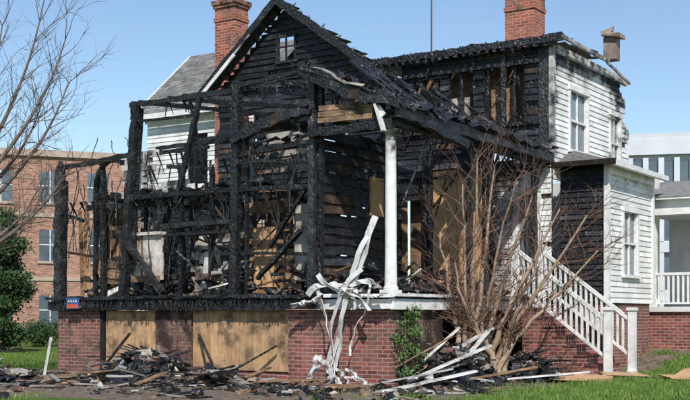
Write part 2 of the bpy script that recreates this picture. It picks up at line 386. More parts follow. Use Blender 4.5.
r=MB([CHAR,TRIM,SHING])
pk=(-7.94,11.22); le=(-10.95,8.62); re=(-4.05,8.38)
for (e,mm) in ((le,0),(re,0)):
    r.beam((e[0],6.55,e[1]),(pk[0],6.55,pk[1]),.14,.24,.25,1.1)
    r.beam((e[0],6.8,e[1]-.02),(pk[0],6.8,pk[1]-.02),.4,.1,.3,1.0)
    n=12
    for i in range(n):
        f=(i+.5)/n; u=e[0]+(pk[0]-e[0])*f; z=e[1]+(pk[1]-e[1])*f
        if R.random()<.75: r.beam((u,6.6,z+.02),(u,R.uniform(7.0,7.9),z+.02+R.uniform(-.05,.03)),.22,.04,.35)
r.beam((-10.92,6.46,8.52),(-9.5,6.46,9.72),.05,.12,.05,1,1); r.beam((-9.5,6.46,9.74),(-8.9,6.46,10.26),.04,.06,.1,.7,1)
r.beam((-10.9,6.5,8.5),(-10.9,9.0,8.5),.12,.14,.05,1,1)
for i in range(24):
    f=R.random(); u=pk[0]+(re[0]-pk[0])*f; z=pk[1]+(re[1]-pk[1])*f; r.beam((u,6.55,z+.08),(u+R.uniform(-.15,.15),6.6,z+R.uniform(.12,.24)),.07,.05,.4,taper=True)
r.finish('gable_roof',house,lambda x,y,z:.1+.5*sm((x+9.8)))

# ================================================================== main block
mw=MB([CHARS]); mbk=MB([CHAR]); ws=MB([WHITE])
mop=[(-4.1,-3.2,7.1,8.6),(-2.9,-2.1,7.05,8.7),(-1.75,-.5,7.0,8.75),(-3.3,-1.82,2.4,5.35),(-4.55,-3.5,2.3,5.1),(-.75,-.12,2.95,5.05)]
clap(mw,'u',8.3,-4.5,-.05,6.3,9.1,mop,None,lambda a,z:.12,mb_back=mbk,wob=.02,row=.19,proud=.05)
clap(mw,'u',8.3,-4.5,-1.5,2.0,6.3,mop,None,lambda a,z:.1,mb_back=mbk,wob=.015,row=.19,proud=.05)
clap(ws,'u',8.3,-1.5,.3,2.0,6.0,mop,None,lambda a,z:.02,mb_back=mbk,row=.15)
mbk.box((-.06,8.22,6.0),(.3,8.36,9.1),1.0)
u=-4.2
while u<-.3:
    mbk.beam((u,8.38,6.9),(u+R.uniform(-.05,.05),8.38,9.0),.1,.12,.35); u+=.42
for z in (7.0,8.72): mbk.beam((-4.4,8.22,z),(0,8.22,z),.1,.12,.3)
mbk.beam((-1.12,8.2,6.6),(-1.12,8.2,9.0),.14,.1,.3)
for i in range(40):
    u=R.uniform(-4.3,0); z=R.uniform(6.8,9.1); mbk.beam((u,8.15,z),(u+R.uniform(-.4,.4),8.15,z-R.uniform(.1,.5)),R.uniform(.03,.08),.03,.4,taper=True)
inn=MB([TAN,PLAS])
x=-4.6
while x<.2:
    inn.box((x,9.0,6.4),(x+.2,9.04,9.0),R.uniform(.7,1.4),0); x+=.205
inn.box((-1.7,8.6,6.7),(-1.0,8.63,8.2),1.1,0); inn.box((-3.0,8.6,6.9),(-2.4,8.63,8.0),.9,1)
inn.box((-4.5,8.75,2.1),(-3.4,8.78,5.1),.8,0)
inn.finish('interior_partition',house,.3)
def slim(z):
    return (8.3,14.4-.35*max(0,z-7.0)*1.0+.25*math.sin(z*7))
clap(ws,'v',.34,8.3,14.4,5.4,9.1,[(9.45,10.75,6.35,8.05),(12.7,13.6,6.1,7.8)],slim,lambda a,z:.0 if a<12.6 else .12,mb_back=mbk,row=.155)
bs=MB([CHARS])
clap(bs,'u',8.8,.36,1.70,1.95,5.75,[],None,lambda a,z:.03,mb_back=mbk,wob=.008,row=.155,proud=.05)
clap(ws,'v',1.72,8.8,12.5,1.95,5.75,[(10.0,11.15,2.75,4.55)],None,lambda a,z:.0,mb_back=mbk,row=.155)
bs.finish('scorched_bay_siding',house)
def sootw(x,y,z):
    if y<8.5 and x<.32: return .5-.5*sm((x+1.3)/1.1)+.3*sm((z-4.6)/1.2)
    if abs(x-.34)<.2:
        above=.3*sm((z-7.9)/.3)*sm((11.4-y)/.6)*sm((y-9.0)/.5)
        return .5*sm((z-8.2)/.8)+.4*sm((y-12.0)/1.6)*sm((z-6)/1.5)+.35*sm((9.1-y)/.7)+above*.5+.06
    return .3*sm((z-4.9)/.8)+.05
ws.finish('white_clapboard_siding',house,sootw); mw.finish('charred_clapboard_siding',house); mbk.finish('wall_sheathing',house)
window('v',.34,9.45,10.75,6.35,8.05,'upper_window',soot=.12); window('v',.34,12.7,13.5,6.1,7.8,'upper_window',soot=.25)
window('v',1.72,10.0,11.15,2.75,4.55,'bay_window',soot=.05); window('u',8.3,-.75,-.12,2.95,5.05,'porch_window',soot=.25)
tr=MB([TRIM,CHAR,SHING])
tr.box((1.66,8.7,1.95),(1.80,8.86,5.75)); tr.box((1.70,12.45,1.95),(1.80,12.6,5.75))
tr.box((.26,8.2,6.0),(.40,8.34,9.1),.9)
tr.box((.36,8.36,8.9),(.46,14.0,9.12),.9)
tr.box((1.73,8.75,5.5),(1.82,12.5,5.75),1)
tr.beam((-6.3,8.0,9.22),(.75,8.0,9.22),.16,.2,.25,1.0,1); tr.beam((.72,7.95,9.25),(.72,11.6,9.22),.08,.1,.15,.7,0); tr.beam((.66,11.6,9.22),(.56,13.9,8.95),.07,.08,.3,.6,0)
for i in range(60):
    u=R.uniform(-6,.4); tr.beam((u,8.0,9.25),(u+R.uniform(-.2,.2),8.05,9.25+R.uniform(.02,.15)),.1,.05,.5,m=1,taper=True)
    if i<26: tr.beam((-6+i*.25,7.85+R.random()*.1,9.08),(-6+i*.25,9.2,9.16),.08,.1,.3,m=1)
tr.crumple(lambda a,b:(-6.2+6.9*a,8.05+3.4*b,9.36),40,12,.5,.05,5,1)
tr.add([(.0,8.35,5.78),(2.05,8.35,5.78),(2.05,12.9,5.78),(.0,12.9,5.78),(.34,9.6,6.35),(.34,12.9,6.35)],[(0,1,4),(1,2,5,4),(3,2,1,0)],.6,2)
tr.box((-.9,8.27,5.70),(2.12,8.4,5.84),.35,1); tr.box((2.0,8.4,5.66),(2.14,12.9,5.80),.95,0)
tr.finish('roof_edges_and_trim',house,lambda x,y,z:.12+(.3 if x<.8 else 0))

# white rear wing left w/ grey shingle roof
lw=MB([WHITE]); lbk=MB([CHAR])
clap(lw,'u',9.0,-15.5,-10.7,2.0,8.7,[(-13.6,-12.7,6.2,7.9)],None,lambda a,z:.02 if z>6.5 else .1,mb_back=lbk,row=.16)
clap(lw,'v',-15.5,9.0,14.6,2.0,8.7,[],None,mb_back=lbk,row=.16,out=-1)
lw.finish('rear_wing_siding',house,lambda x,y,z:.6-.56*sm((z-5.0)/1.8)+.07)
lbk.finish('rear_wing_sheathing',house)
sr=MB([SHING,TRIM])
ez,rz=8.72,11.45; rows=22
for i in range(rows):
    f0=i/rows; f1=(i+1)/rows
    u=-15.9
    while u<-10.6:
        uw=R.uniform(.3,.5); va=8.65+(11.8-8.65)*f0; vb=8.65+(11.8-8.65)*f1; za=ez+(rz-ez)*f0; zb=ez+(rz-ez)*f1; k=R.uniform(.0,.012)
        sr.add([(u,va,za+.035+k),(min(u+uw,-10.6)-.006,va,za+.035+k),(min(u+uw,-10.6)-.006,vb,zb+.012),(u,vb,zb+.012),(u,va,za),(min(u+uw,-10.6)-.006,va,za)],[(0,1,2,3),(4,5,1,0)],R.uniform(.65,1.15)); u+=uw
sr.add([(-15.9,14.9,ez),(-10.6,14.9,ez),(-10.6,11.8,rz),(-15.9,11.8,rz)],[(0,1,2,3)],.9)
sr.beam((-15.95,8.6,8.62),(-10.6,8.6,8.62),.08,.18,0,1,1); sr.beam((-15.92,8.6,8.64),(-15.92,11.8,11.42),.1,.12,0,.8,1); sr.beam((-15.92,11.8,11.42),(-15.92,14.9,8.64),.1,.16,0,1,1)
sr.add([(-15.5,9.0,8.7),(-15.5,14.6,8.7),(-15.5,11.8,11.3)],[(0,1,2)],1,1)
sr.box((-15.6,8.95,8.45),(-10.7,8.98,8.68),1,1)
sr.finish('shingle_roof',house,.05)

def chimney(name,cu,cv,wu,wv,z0,z1):
    c=MB([CHBRICK,CONC,DARK])
    c.box((cu-wu/2,cv-wv/2,z0),(cu+wu/2,cv+wv/2,z1-.75))
    c.box((cu-wu/2-.03,cv-wv/2-.03,z1-.75),(cu+wu/2+.03,cv+wv/2+.03,z1-.62),.9)
    c.box((cu-wu/2,cv-wv/2,z1-.62),(cu+wu/2,cv+wv/2,z1-.3))
    c.box((cu-wu/2-.05,cv-wv/2-.05,z1-.3),(cu+wu/2+.05,cv+wv/2+.05,z1-.2),1.05)
    c.box((cu-wu/2-.09,cv-wv/2-.09,z1-.2),(cu+wu/2+.09,cv+wv/2+.09,z1-.05),.95)
    c.box((cu-wu/2+.03,cv-wv/2+.03,z1-.05),(cu+wu/2-.03,cv+wv/2-.03,z1),.8,1)
    c.finish(name,house,lambda x,y,z:.14+.3*sm((z-z1+.9)/.8)+.15*sm((z0+1.5-z)/1))
chimney('brick_chimney',-11.3,8.55,.86,.7,5,12.15)
chimney('brick_chimney',-1.5,10.5,.95,.8,8.8,11.5)
c=MB([RUST]); c.obox((.3,13.0,9.9),(.42,.42,.7),(0,.0,.1),.9); c.obox((.36,12.95,10.32),(.62,.62,.12),(.05,.18,.1),1.3,jit=.1); c.obox((.2,12.9,10.45),(.4,.4,.12),(.1,-.3,.3),1.1,jit=.2); c.finish('chimney_cap',house)

# side porch lean-to roof remains
pr=MB([CHAR,TRIM,TAN,PLAS])
def rz_(u): return 7.12-(u+2.03)*.40
vv=-.15
while vv<8.2:
    far=-2.3 - .2*R.random(); near=.45-R.random()*.12
    gap = .15 if vv<1.8 else .72
    if R.random()>gap: pr.beam((far if R.random()<.6 else -1.0,vv,rz_(far)+R.uniform(0,.06)),(near,vv+R.uniform(-.04,.04),rz_(near)+R.uniform(0,.05)),.2,.05,.3)
    vv+=.2
vv=0
while vv<8.2:
    broken=R.random()<.45
    e=R.uniform(-1.5,-.4) if broken else -2.3
    pr.beam((.4,vv,rz_(.4)-.12),(e,vv+R.uniform(-.2,.2),rz_(e)-.12-(R.uniform(0,.4) if broken else 0)),.09,.14,.4,taper=broken); vv+=R.uniform(.4,.75)
pr.beam((.38,-.25,6.0),(.38,3.4,5.98),.14,.28,.3,1.0); pr.beam((.38,3.4,5.97),(.36,8.1,5.95),.14,.22,.35,1.1)
pr.beam((.1,-.05,5.85),(.1,8.1,5.85),.18,.22,.3,1.0)
for k in range(10):
    f=k/9; u0=-2.15+.26*k; u1=u0+.3
    sgf=lambda uu: rz_(uu)+.04-.14*math.sin((uu+2.15)*1.25)
    pr.beam((u0,-.26,sgf(u0)),(u1,-.26,sgf(u1)),.16,.34-.14*f+R.uniform(-.05,.05),.45,R.uniform(.8,1.6))
pr.beam((-2.1,-.34,7.2),(.3,-.32,6.3),.09,.05,.5,2.2)
pr.beam((-2.0,-.1,5.75),(.2,-.1,5.78),.16,.22,.35)
pr.beam((.2,-.3,6.15),(.6,2.6,5.6),.14,.2,.4,1.2)
# torn, buckled roofing draped over what is left of the rafters
pr.crumple(lambda a,b:(-2.4+2.9*a,-.3+3.4*b,rz_(-2.4+2.9*a)+.12-.25*math.sin(a*3.1)*math.sin(b*3)),24,24,.4,.12,1)
pr.crumple(lambda a,b:(-1.0+1.5*a,3.0+5.1*b,rz_(-1.0+1.5*a)+.08),12,26,.1,.1,2)
pr.crumple(lambda a,b:(-.2+.75*a,-.3+8.4*b,rz_(-.2+.75*a)+.1),7,44,.45,.07,6)
for i in range(3): pr.beam((-1.75,-.16+.02*i,6.0+.14*i),(-.3,-.16+.02*i,5.98+.13*i),.05,.12,.12,R.uniform(1,1.5),2)
pr.beam((-.3,-.2,6.4),(.02,-.2,5.95),.06,.12,.1,1,1); pr.beam((-.15,-.26,6.2),(.05,-.26,5.6),.05,.16,.1,.9,1)
for i in range(70):
    f=R.random(); u=-2.3+2.7*f; pr.beam((u,R.uniform(-.3,.0),rz_(u)+.05),(u+R.uniform(-.3,.3),R.uniform(-.3,.3),rz_(u)+R.uniform(.05,.3)),R.uniform(.03,.1),.04,.4,taper=True)
for i in range(110):
    vv=R.uniform(0,8); pr.beam((R.uniform(-.2,.4),vv,6.15),(R.uniform(-.3,.5),vv+R.uniform(-.5,.5),6.2+R.uniform(.0,.22)),R.uniform(.03,.1),.04,.4,taper=True)
    if i<80:
        uu=R.uniform(-1.8,.4); pr.beam((uu,vv,rz_(uu)-.2),(uu+R.uniform(-.2,.2),vv+R.uniform(-.2,.2),rz_(uu)-.2-R.uniform(.15,.8)),R.uniform(.02,.06),.03,.4,taper=True)
    if i<12:
        pr.beam((.3,vv,5.85),(R.uniform(-1.2,.1),vv+R.uniform(-.8,.8),R.uniform(3.4,4.8)),R.uniform(.04,.08),.05,.4,taper=True)
pr.ribbon([(-1.75+.22*i,-.32+.03*math.sin(i),7.18-.1*i+.05*math.sin(i*1.3)) for i in range(7)],.13,.02,.7,3,.5,(0,1,0))
for (u,vv) in ((-.05,4.0),(-.05,7.9)):
    pr.beam((u,vv,2.05),(u,vv,5.85),.15,.15,.3)
pr.finish('burnt_porch_roof',house,lambda x,y,z:.35 if x<-.4 else .24)
cm=MB([TRIM])
n=24
def ring(cu,cv,rz):
    vs=[];fs=[]
    for i,(r_,z) in enumerate(rz):
        for j in range(n):
            a=2*math.pi*j/n; vs.append((cu+r_*math.cos(a),cv+r_*math.sin(a),z))
        if i:
            o=(i-1)*n
            for j in range(n): fs.append((o+j,o+(j+1)%n,o+n+(j+1)%n,o+n+j))
    cm.add(vs,fs)
cm.box((-.18,-.06,2.08),(.18,.30,2.15)); ring(0,.12,[(.17,2.15),(.17,2.2),(.14,2.24),(.13,2.9),(.13,3.5),(.127,4.2),(.122,4.8),(.12,5.3),(.12,5.44),(.135,5.46),(.13,5.5),(.13,5.58),(.16,5.62)])
cm.box((-.17,-.05,5.62),(.17,.29,5.7))
cm.finish('porch_column',house,lambda x,y,z:.36*sm((z-4.7)/.8)+.15*sm((2.7-z)/.5)+.05)

# interior fragments
fr=MB([PLAS,TAN,WHITE,PLY])
def boards(vv,u0,u1,z0,z1,m,row=.16,miss=.2,tilt=.05,th=.03,vert=False,t0=.6,t1=1.1):
    if vert:
        u=u0
        while u<u1:
            if R.random()>miss: fr.beam((u,vv+R.uniform(-.05,.05),z0+R.uniform(0,.2)),(u+R.uniform(-tilt,tilt),vv,z1-R.uniform(0,.5)),row*.9,th,.1,R.uniform(t0,t1),m)
            u+=row
    else:
        z=z0
        while z<z1:
            if R.random()>miss: fr.beam((u0+R.uniform(0,.3),vv+R.uniform(-.04,.04),z+R.uniform(-tilt,tilt)),(u1-R.uniform(0,.4),vv+R.uniform(-.04,.04),z+R.uniform(-tilt,tilt)),th,row*.9,.1,R.uniform(t0,t1),m)
            z+=row
boards(.5,-8.6,-7.0,4.75,5.9,2,.17,.05); boards(.45,-7.2,-5.8,4.8,5.7,2,.17,.25,t0=.7)
boards(.55,-8.4,-7.7,3.9,4.7,2,.17,.2,.1)
fr.box((-8.35,.35,2.5),(-6.95,.42,3.65),1.15,0); fr.box((-8.3,.3,2.45),(-7.0,.345,2.6),.8,1); fr.box((-8.4,.25,3.65),(-6.9,.45,3.73),1.1,0); fr.box((-7.65,.33,2.6),(-7.6,.348,3.65),.6,1)
boards(1.6,-10.3,-9.4,2.2,5.2,1,.2,.2,vert=True,t0=.8,t1=1.8)
boards(2.5,-10.2,-9.0,2.2,4.6,0,.2,.3,.1,t0=.6,t1=1)
boards(.7,-10.2,-9.6,2.1,4.9,1,.14,.25,vert=True,t0=.9,t1=1.9)
boards(.6,-9.6,-8.4,2.1,3.2,1,.16,.3,.15,t0=.7,t1=1.5)
boards(.6,-6.2,-5.0,2.1,3.4,0,.2,.1,.12,t0=.8,t1=1.15); boards(.45,-6.0,-5.2,2.1,3.2,2,.2,.35,.2,vert=True)
boards(1.5,-5.2,-3.4,2.2,4.5,1,.17,.3,.07,t0=.6,t1=1.5); fr.box((-4.8,1.4,2.3),(-4.1,1.45,3.8),1.1,3)
fr.box((-3.5,1.35,2.3),(-3.05,1.4,4.3),.9,0)
boards(2.9,-8.2,-5.6,2.2,4.4,0,.25,.35,.1,t0=.6,t1=1); boards(3.0,-8.0,-5.2,4.8,6.1,1,.2,.5,.1,t0=.6,t1=1.3)
boards(5.0,-7.2,-5.0,2.2,5.0,1,.2,.3,.1,vert=True,t0=.7,t1=1.5)
boards(.4,-3.9,-2.4,4.7,5.2,1,.15,.4,.1,t0=.6,t1=1.2); boards(1.5,-4.6,-2.6,4.8,6.2,0,.16,.6,.08,t0=.4,t1=.8)
boards(5.7,-3.1,-2.1,2.2,5.0,1,.2,.2,.02,vert=True,t0=.7,t1=1.4)
def frs(x,y,z): return .28+.16*math.sin(x*2.3+z)
fr.finish('exposed_interior_boards',house,frs)

# fallen clutter on deck
cl=MB([CHAR,PLAS,TAN,TRIM])
for i in range(520):
    u=R.uniform(-10.3,-.1) if i<420 else R.uniform(-2,0); vv=R.uniform(.0,3.5) if i<420 else R.uniform(0,8); z=2.07+R.random()**2*.6
    s=R.uniform(.08,.4); k=R.choices([0,1,2,3],[9,1.4,2,.7])[0]
    if R.random()<.4: cl.beam((u,vv,z),(u+R.uniform(-.6,.6),vv+R.uniform(-.3,.3),z+R.uniform(-.05,.3)),R.uniform(.03,.09),.04,.3,None,k)
    else: cl.obox((u,vv,z-.02),(s,s*R.uniform(.4,1),s*R.uniform(.1,.5)),(R.uniform(-.5,.5),R.uniform(-.5,.5),R.uniform(0,6)),R.uniform(.6,1.1),k,.35)
cl.finish('fallen_debris_on_deck',house,.4)
wr=MB([WIRE])
for i in range(34):
    u=R.uniform(-10.3,-8.2) if i<18 else R.uniform(-8,-2.2); z=R.uniform(4.2,6.6); vv=R.uniform(0,1.5); L=R.uniform(.6,2.4); pts=[]
    dx=R.uniform(-.5,.5)
    for j in range(9): f=j/8; pts.append((u+dx*f+.08*math.sin(f*7+i),vv+.05*math.sin(f*5),z-L*f*(.6+.4*f)))
    wr.tube(pts,[.012]*9,4)
wr.finish('hanging_wires',house)

# torn siding strips leaning / hanging at the pier
st=MB([TRIM])
def strip(P,w,tw=1.5,vv=-.3,tint=1,jz=.02):
    n=16; pts=[]
    Pv=[Vector((a,b)) for a,b in P]
    for i in range(n+1):
        f=i/n; q=Pv[:]
        while len(q)>1: q=[q[k].lerp(q[k+1],f) for k in range(len(q)-1)]
        pts.append((q[0][0]+R.uniform(-1,1)*jz, vv-.04*math.sin(i*.9)-.12*i/n, q[0][1]+R.uniform(-1,1)*jz*.5))
    st.ribbon(pts,w,.015,tint,0,tw,(1,0,0))
strip([(-.12,3.75),(-.45,3.0),(-.6,2.2),(-1.15,1.6),(-1.25,.1)],.17,.8,-.3)
strip([(-.3,3.3),(-.75,2.6),(-.95,1.8),(-1.0,.8),(-1.12,.1)],.13,.6,-.36,.9)
strip([(-.4,2.6),(-1.4,2.0),(-1.2,.9),(-1.0,.1)],.12,1.2,-.42,.85)
strip([(-1.9,2.05),(-1.4,2.6),(-.9,1.9),(-.5,2.5),(-.05,2.3)],.14,1.4,-.34,.9)
strip([(-1.6,2.5),(-1.1,1.9),(-.6,2.3),(-.15,1.7)],.12,2,-.38,.8)
strip([(-1.65,2.3),(-1.5,1.5),(-1.1,1.2),(-1.3,.5)],.09,2,-.32,.75)
strip([(-.25,2.3),(-.2,1.6),(-.85,1.2),(-.65,.7)],.06,2,-.34,.9)
for i in range(7):
    u=R.uniform(-1.6,-.4); z=R.uniform(1.9,2.3); a=R.uniform(-.9,.9); strip([(u,z),(u+a*.4,z+R.uniform(-.1,.3)),(u+a,z+R.uniform(-.4,.2))],R.uniform(.06,.14),R.uniform(0,1.5),-.28-R.random()*.12,R.uniform(.6,1))
for i in range(9):
    u=R.uniform(-1.6,-.7); a=R.uniform(-.7,.7); strip([(u,.2+R.random()*.5),(u+a*.5,.3),(u+a,.06)],R.uniform(.06,.15),R.uniform(0,1),-.35-R.random()*.3,R.uniform(.6,1))
st.finish('hanging_siding_strips',house,.18)

# stairs + railings
s=MB([BRICK,CONC]); ns=8
for i in range(ns):
    z=2.0-(i+1)*.245; u0=.28+i*.29
    s.box((u0,6.4,-.2),(u0+.29,8.15,z),R.uniform(.9,1.1)); s.box((u0-.01,6.37,z+.002),(u0+.31,8.18,z+.045),.65,0)
s.finish('brick_steps',house,.1)
q=MB([TRIM])
for vv in (6.38,8.17):
    q.beam((.1,vv,3.35),(2.62,vv,1.45),.1,.09,0,1); q.beam((.1,vv,2.42),(2.62,vv,.5),.07,.07,0,1)
    n_=17
    for i in range(n_):
        f=(i+.5)/n_; u=.1+2.52*f; q.box((u-.028,vv-.028,2.42-1.92*f),(u+.028,vv+.028,3.33-1.9*f))
    q.box((2.56,vv-.09,-.05),(2.74,vv+.09,1.72)); q.box((2.53,vv-.12,1.72),(2.77,vv+.12,1.8)); q.box((-.0,vv-.09,2.0),(.18,vv+.09,3.55)); q.box((2.54,vv-.11,0),(2.76,vv+.11,.14))
q.finish('stair_railing',house,.1)

# rear porch right
e=MB([TRIM,BRICK,WHITE,DARK,GLASS,SHING])
e.box((1.3,13.2,0),(9,13.5,1.7),1,1); e.box((1.2,13.1,1.7),(9,16,1.85),.9,0)
for u in (1.5,4.6,7.7): e.box((u-.12,13.2,1.85),(u+.12,13.44,4.65)); e.box((u-.17,13.15,4.5),(u+.17,13.5,4.65)); e.box((u-.16,13.16,1.85),(u+.16,13.48,2.1))
u=1.7
while u<7.6: e.box((u-.03,13.28,1.98),(u+.03,13.34,2.82)); u+=.15
e.box((1.5,13.26,2.82),(7.7,13.38,2.9)); e.box((1.5,13.27,1.93),(7.7,13.35,1.99))
e.box((1.1,13.0,4.65),(9,13.3,5.1),1,0); e.box((.9,12.8,5.1),(9.2,13.1,5.2),1,0)
e.add([(.9,12.75,5.2),(9.2,12.75,5.2),(9.2,16,6.0),(.9,16,6.0)],[(0,1,2,3)],1,5)
e.box((1.2,13.3,4.7),(9,16,4.76),.9,0); e.box((1.2,15.9,1.85),(9,16,4.7),.8,2)
for u in (2.6,4.4,6.2): e.box((u,15.84,2.9),(u+1.1,15.89,4.3),1,4); e.box((u-.1,15.86,2.8),(u,15.895,4.4)); e.box((u+1.1,15.86,2.8),(u+1.2,15.895,4.4)); e.box((u,15.8,3.57),(u+1.1,15.83,3.62))
e.box((-6,14.4,2.0),(1.3,14.6,6.0),.9,2)
e.finish('rear_porch',house,.02)

# ================================================================== trees
def bez(P,n):
    out=[]
    for i in range(n+1):
        t_=i/n; pts=[Vector(p) for p in P]
        while len(pts)>1: pts=[pts[k].lerp(pts[k+1],t_) for k in range(len(pts)-1)]
        out.append(pts[0])
    return out
def twig(mb,p,dr,L,r,depth,up=.25,spread=.7,sides=5,m=0,nk=(1,3)):
    n=5; pts=[Vector(p)]; dcur=dr.normalized()
    for i in range(n):
        dcur=(dcur+Vector((R.gauss(0,.13),R.gauss(0,.13),R.gauss(0,.1)+up*.12))).normalized(); pts.append(pts[-1]+dcur*L/n)
    mb.tube(pts,[r*(1-.65*i/n) for i in range(n+1)],sides if r>.012 else 3,R.uniform(.75,1.15),m)
    if depth>0:
        for i in range(R.randint(*nk)):
            k=R.randint(1,n); a=(pts[k]-pts[k-1]).normalized()
            side=Vector((R.gauss(0,1),R.gauss(0,1),R.gauss(0,.6)+up)).normalized()
            twig(mb,pts[k],(a+side*spread).normalized(),L*R.uniform(.5,.8),r*.55,depth-1,up,spread,4,m,nk)
cmt=MB([BARK1,TWIG]); base=W(.85,2.9,0)
T=[(-1.0,.3,3.7,-.55),(-.5,-.4,4.8,-.35),(-.1,.2,5.5,-.15),(.35,.4,5.3,-.05),(.7,-.5,4.9,0),(1.25,.5,4.6,.2),(1.8,-.3,4.2,.45),(2.5,.2,4.1,.85),(2.65,-.4,3.2,.95),(-.7,-.6,2.9,-.5),(1.5,-.2,3.4,.4)]
for i,(dx,dy,dz,mx_) in enumerate(T):
    bs_=base+Vector((-.5+.1*i,R.uniform(-.2,.2),-.05))
    P=[bs_,bs_+Vector((mx_*.15,0,1.0)),base+Vector((mx_*.9+dx*.15,dy*.4,dz*.45)),base+Vector((dx,dy,dz*.97))]
    pts=bez(P,14); pts=[q_+Vector((R.gauss(0,.024),R.gauss(0,.024),0)) for q_ in pts]
    r0=R.uniform(.065,.105)
    cmt.tube(pts,[r0*(1-.86*k/14)+.007 for k in range(15)],8,R.uniform(.75,1.1))
    for k in range(4,15):
        for _ in range(2 if k<14 else 3):
            if R.random()<.85:
                a=(pts[k]-pts[k-1]).normalized(); side=Vector((R.gauss(0,1),R.gauss(0,.8),R.gauss(.1,.5))).normalized()
                twig(cmt,pts[k],(a+side*.9),R.uniform(.6,1.2),.02*(1-.4*k/14),2,.25,.75,5,1,(2,3))
cmt.finish('bare_crape_myrtle_tree',smooth=True)

lt=MB([BARK2]); base=Vector((-10.3,30,0))
lt.tube(bez([base,base+Vector((.1,0,2)),base+Vector((.0,0,4.0))],8),[.3-.012*k for k in range(9)],10)
for (sz,dx,dy,dz) in ((3.4,3.0,.3,5.4),(3.6,1.5,-.5,6.8),(3.8,2.2,.6,4.2),(4.0,.6,.2,7.6),(3.9,-1,.6,7),(2.6,3.0,-.3,3.2),(2.8,2.0,.6,2.4),(4,3.0,0,6.0),(4,-2.5,0,5),(4,2.4,.2,7.4)):
    s_=base+Vector((.0,0,sz)); P=[s_,s_+Vector((dx*.45,dy*.3,dz*.3)),base+Vector((dx*.8,dy,sz+dz*.45)),base+Vector((dx,dy,sz+dz*.8))]
    pts=bez(P,12); lt.tube(pts,[.075*(1-.9*k/12)+.008 for k in range(13)],7)
    for k in range(3,13):
        for _ in range(2):
            a=(pts[k]-pts[k-1]).normalized(); side=Vector((R.gauss(0,1),R.gauss(0,.8),R.gauss(.2,.6))).normalized()
            twig(lt,pts[k],(a+side*.8),R.uniform(.7,1.3),.014,2,.2,.8,5,0,(2,3))
lt.finish('bare_tree',smooth=True)

def leafmat(name,c1,c2):
    return make_mat(name,[(.3,c1),(.7,c2)],1.5,rough=.55,bump=0,spec=.3)
LEAF=leafmat('evergreen_leaf',(.02,.045,.014),(.06,.11,.035)); IVY=leafmat('ivy_leaf',(.05,.1,.02),(.11,.19,.05)); FAR=leafmat('far_leaf',(.05,.08,.03),(.1,.15,.06))
def leaves(mb,centres,n,size,m=0,t0=.5,t1=1.3):
    for i in range(n):
        c,rr=centres[R.randrange(len(centres))]
        q_=Vector((R.gauss(0,.5),R.gauss(0,.5),R.gauss(0,.5)))
        p_=Vector(c)+Vector((q_.x*rr[0],q_.y*rr[1],q_.z*rr[2]))
        a=Vector((R.gauss(0,1),R.gauss(0,1),R.gauss(0,1))).normalized(); b_=a.orthogonal().normalized(); s_=size*R.uniform(.6,1.3)
        mb.add([p_-a*s_,p_+b_*s_*.45,p_+a*s_,p_-b_*s_*.45],[(0,1,2,3)],R.uniform(t0,t1),m)
eg=MB([LEAF,BARK2]); bx,by=-14.4,48
eg.tube([(bx,by,0),(bx+.1,by,2),(bx,by,4.5)],[.22,.17,.06],8,1,1)
for i in range(14):
    a=R.uniform(0,6.28); z=R.uniform(1,4.5); eg.tube([(bx,by,z),(bx+math.cos(a)*.8,by+math.sin(a)*.8,z+.6)],[.06,.02],5,1,1)
cs=[]
for i in range(60):
    z=R.uniform(.5,5.8); rr=1.25*max(.05,1-abs(z-2.7)/3.9)**.5; a=R.uniform(0,6.28); k=R.uniform(.2,1.0); cs.append(((bx+math.cos(a)*rr*k,by+math.sin(a)*rr*k,z),(R.uniform(.3,.6),.5,R.uniform(.3,.5))))
leaves(eg,cs,22000,.085); eg.finish('evergreen_tree')
sh=MB([LEAF,BARK2])
for k in range(5): sh.tube([(-15.2,58,0),(-15.2+R.uniform(-.5,.5),58,.8)],[.04,.01],4,1,1)
leaves(sh,[((-15.3+R.uniform(-.8,.8),58+R.uniform(-.4,.4),R.uniform(.3,.9)),(.5,.5,.45)) for _ in range(10)],5000,.07); sh.finish('evergreen_shrub')
iv=MB([IVY,BARK2])
cs=[((.2+R.uniform(-.08,.28),R.uniform(.1,.9),z),(.1+.1*R.random(),.22,.14)) for z in [i*.1 for i in range(2,18)]]
iv.tube([(.15,.4,0),(.2,.5,.8),(.12,.5,1.6)],[.02,.015,.008],4,1,1)
leaves(iv,cs,1000,.042); o=iv.finish('ivy_vine'); o.location=A; o.rotation_euler=(0,0,ang)
ft=MB([FAR]); cs=[]
for i in range(90):
    X=-90+i*2.1; h=R.uniform(3,7); cs.append(((X,165+R.uniform(-5,5),h*.5),(2.2,2,h*.6)))
leaves(ft,cs,14000,.5,t0=.6,t1=1.2); ft.finish('background_trees')

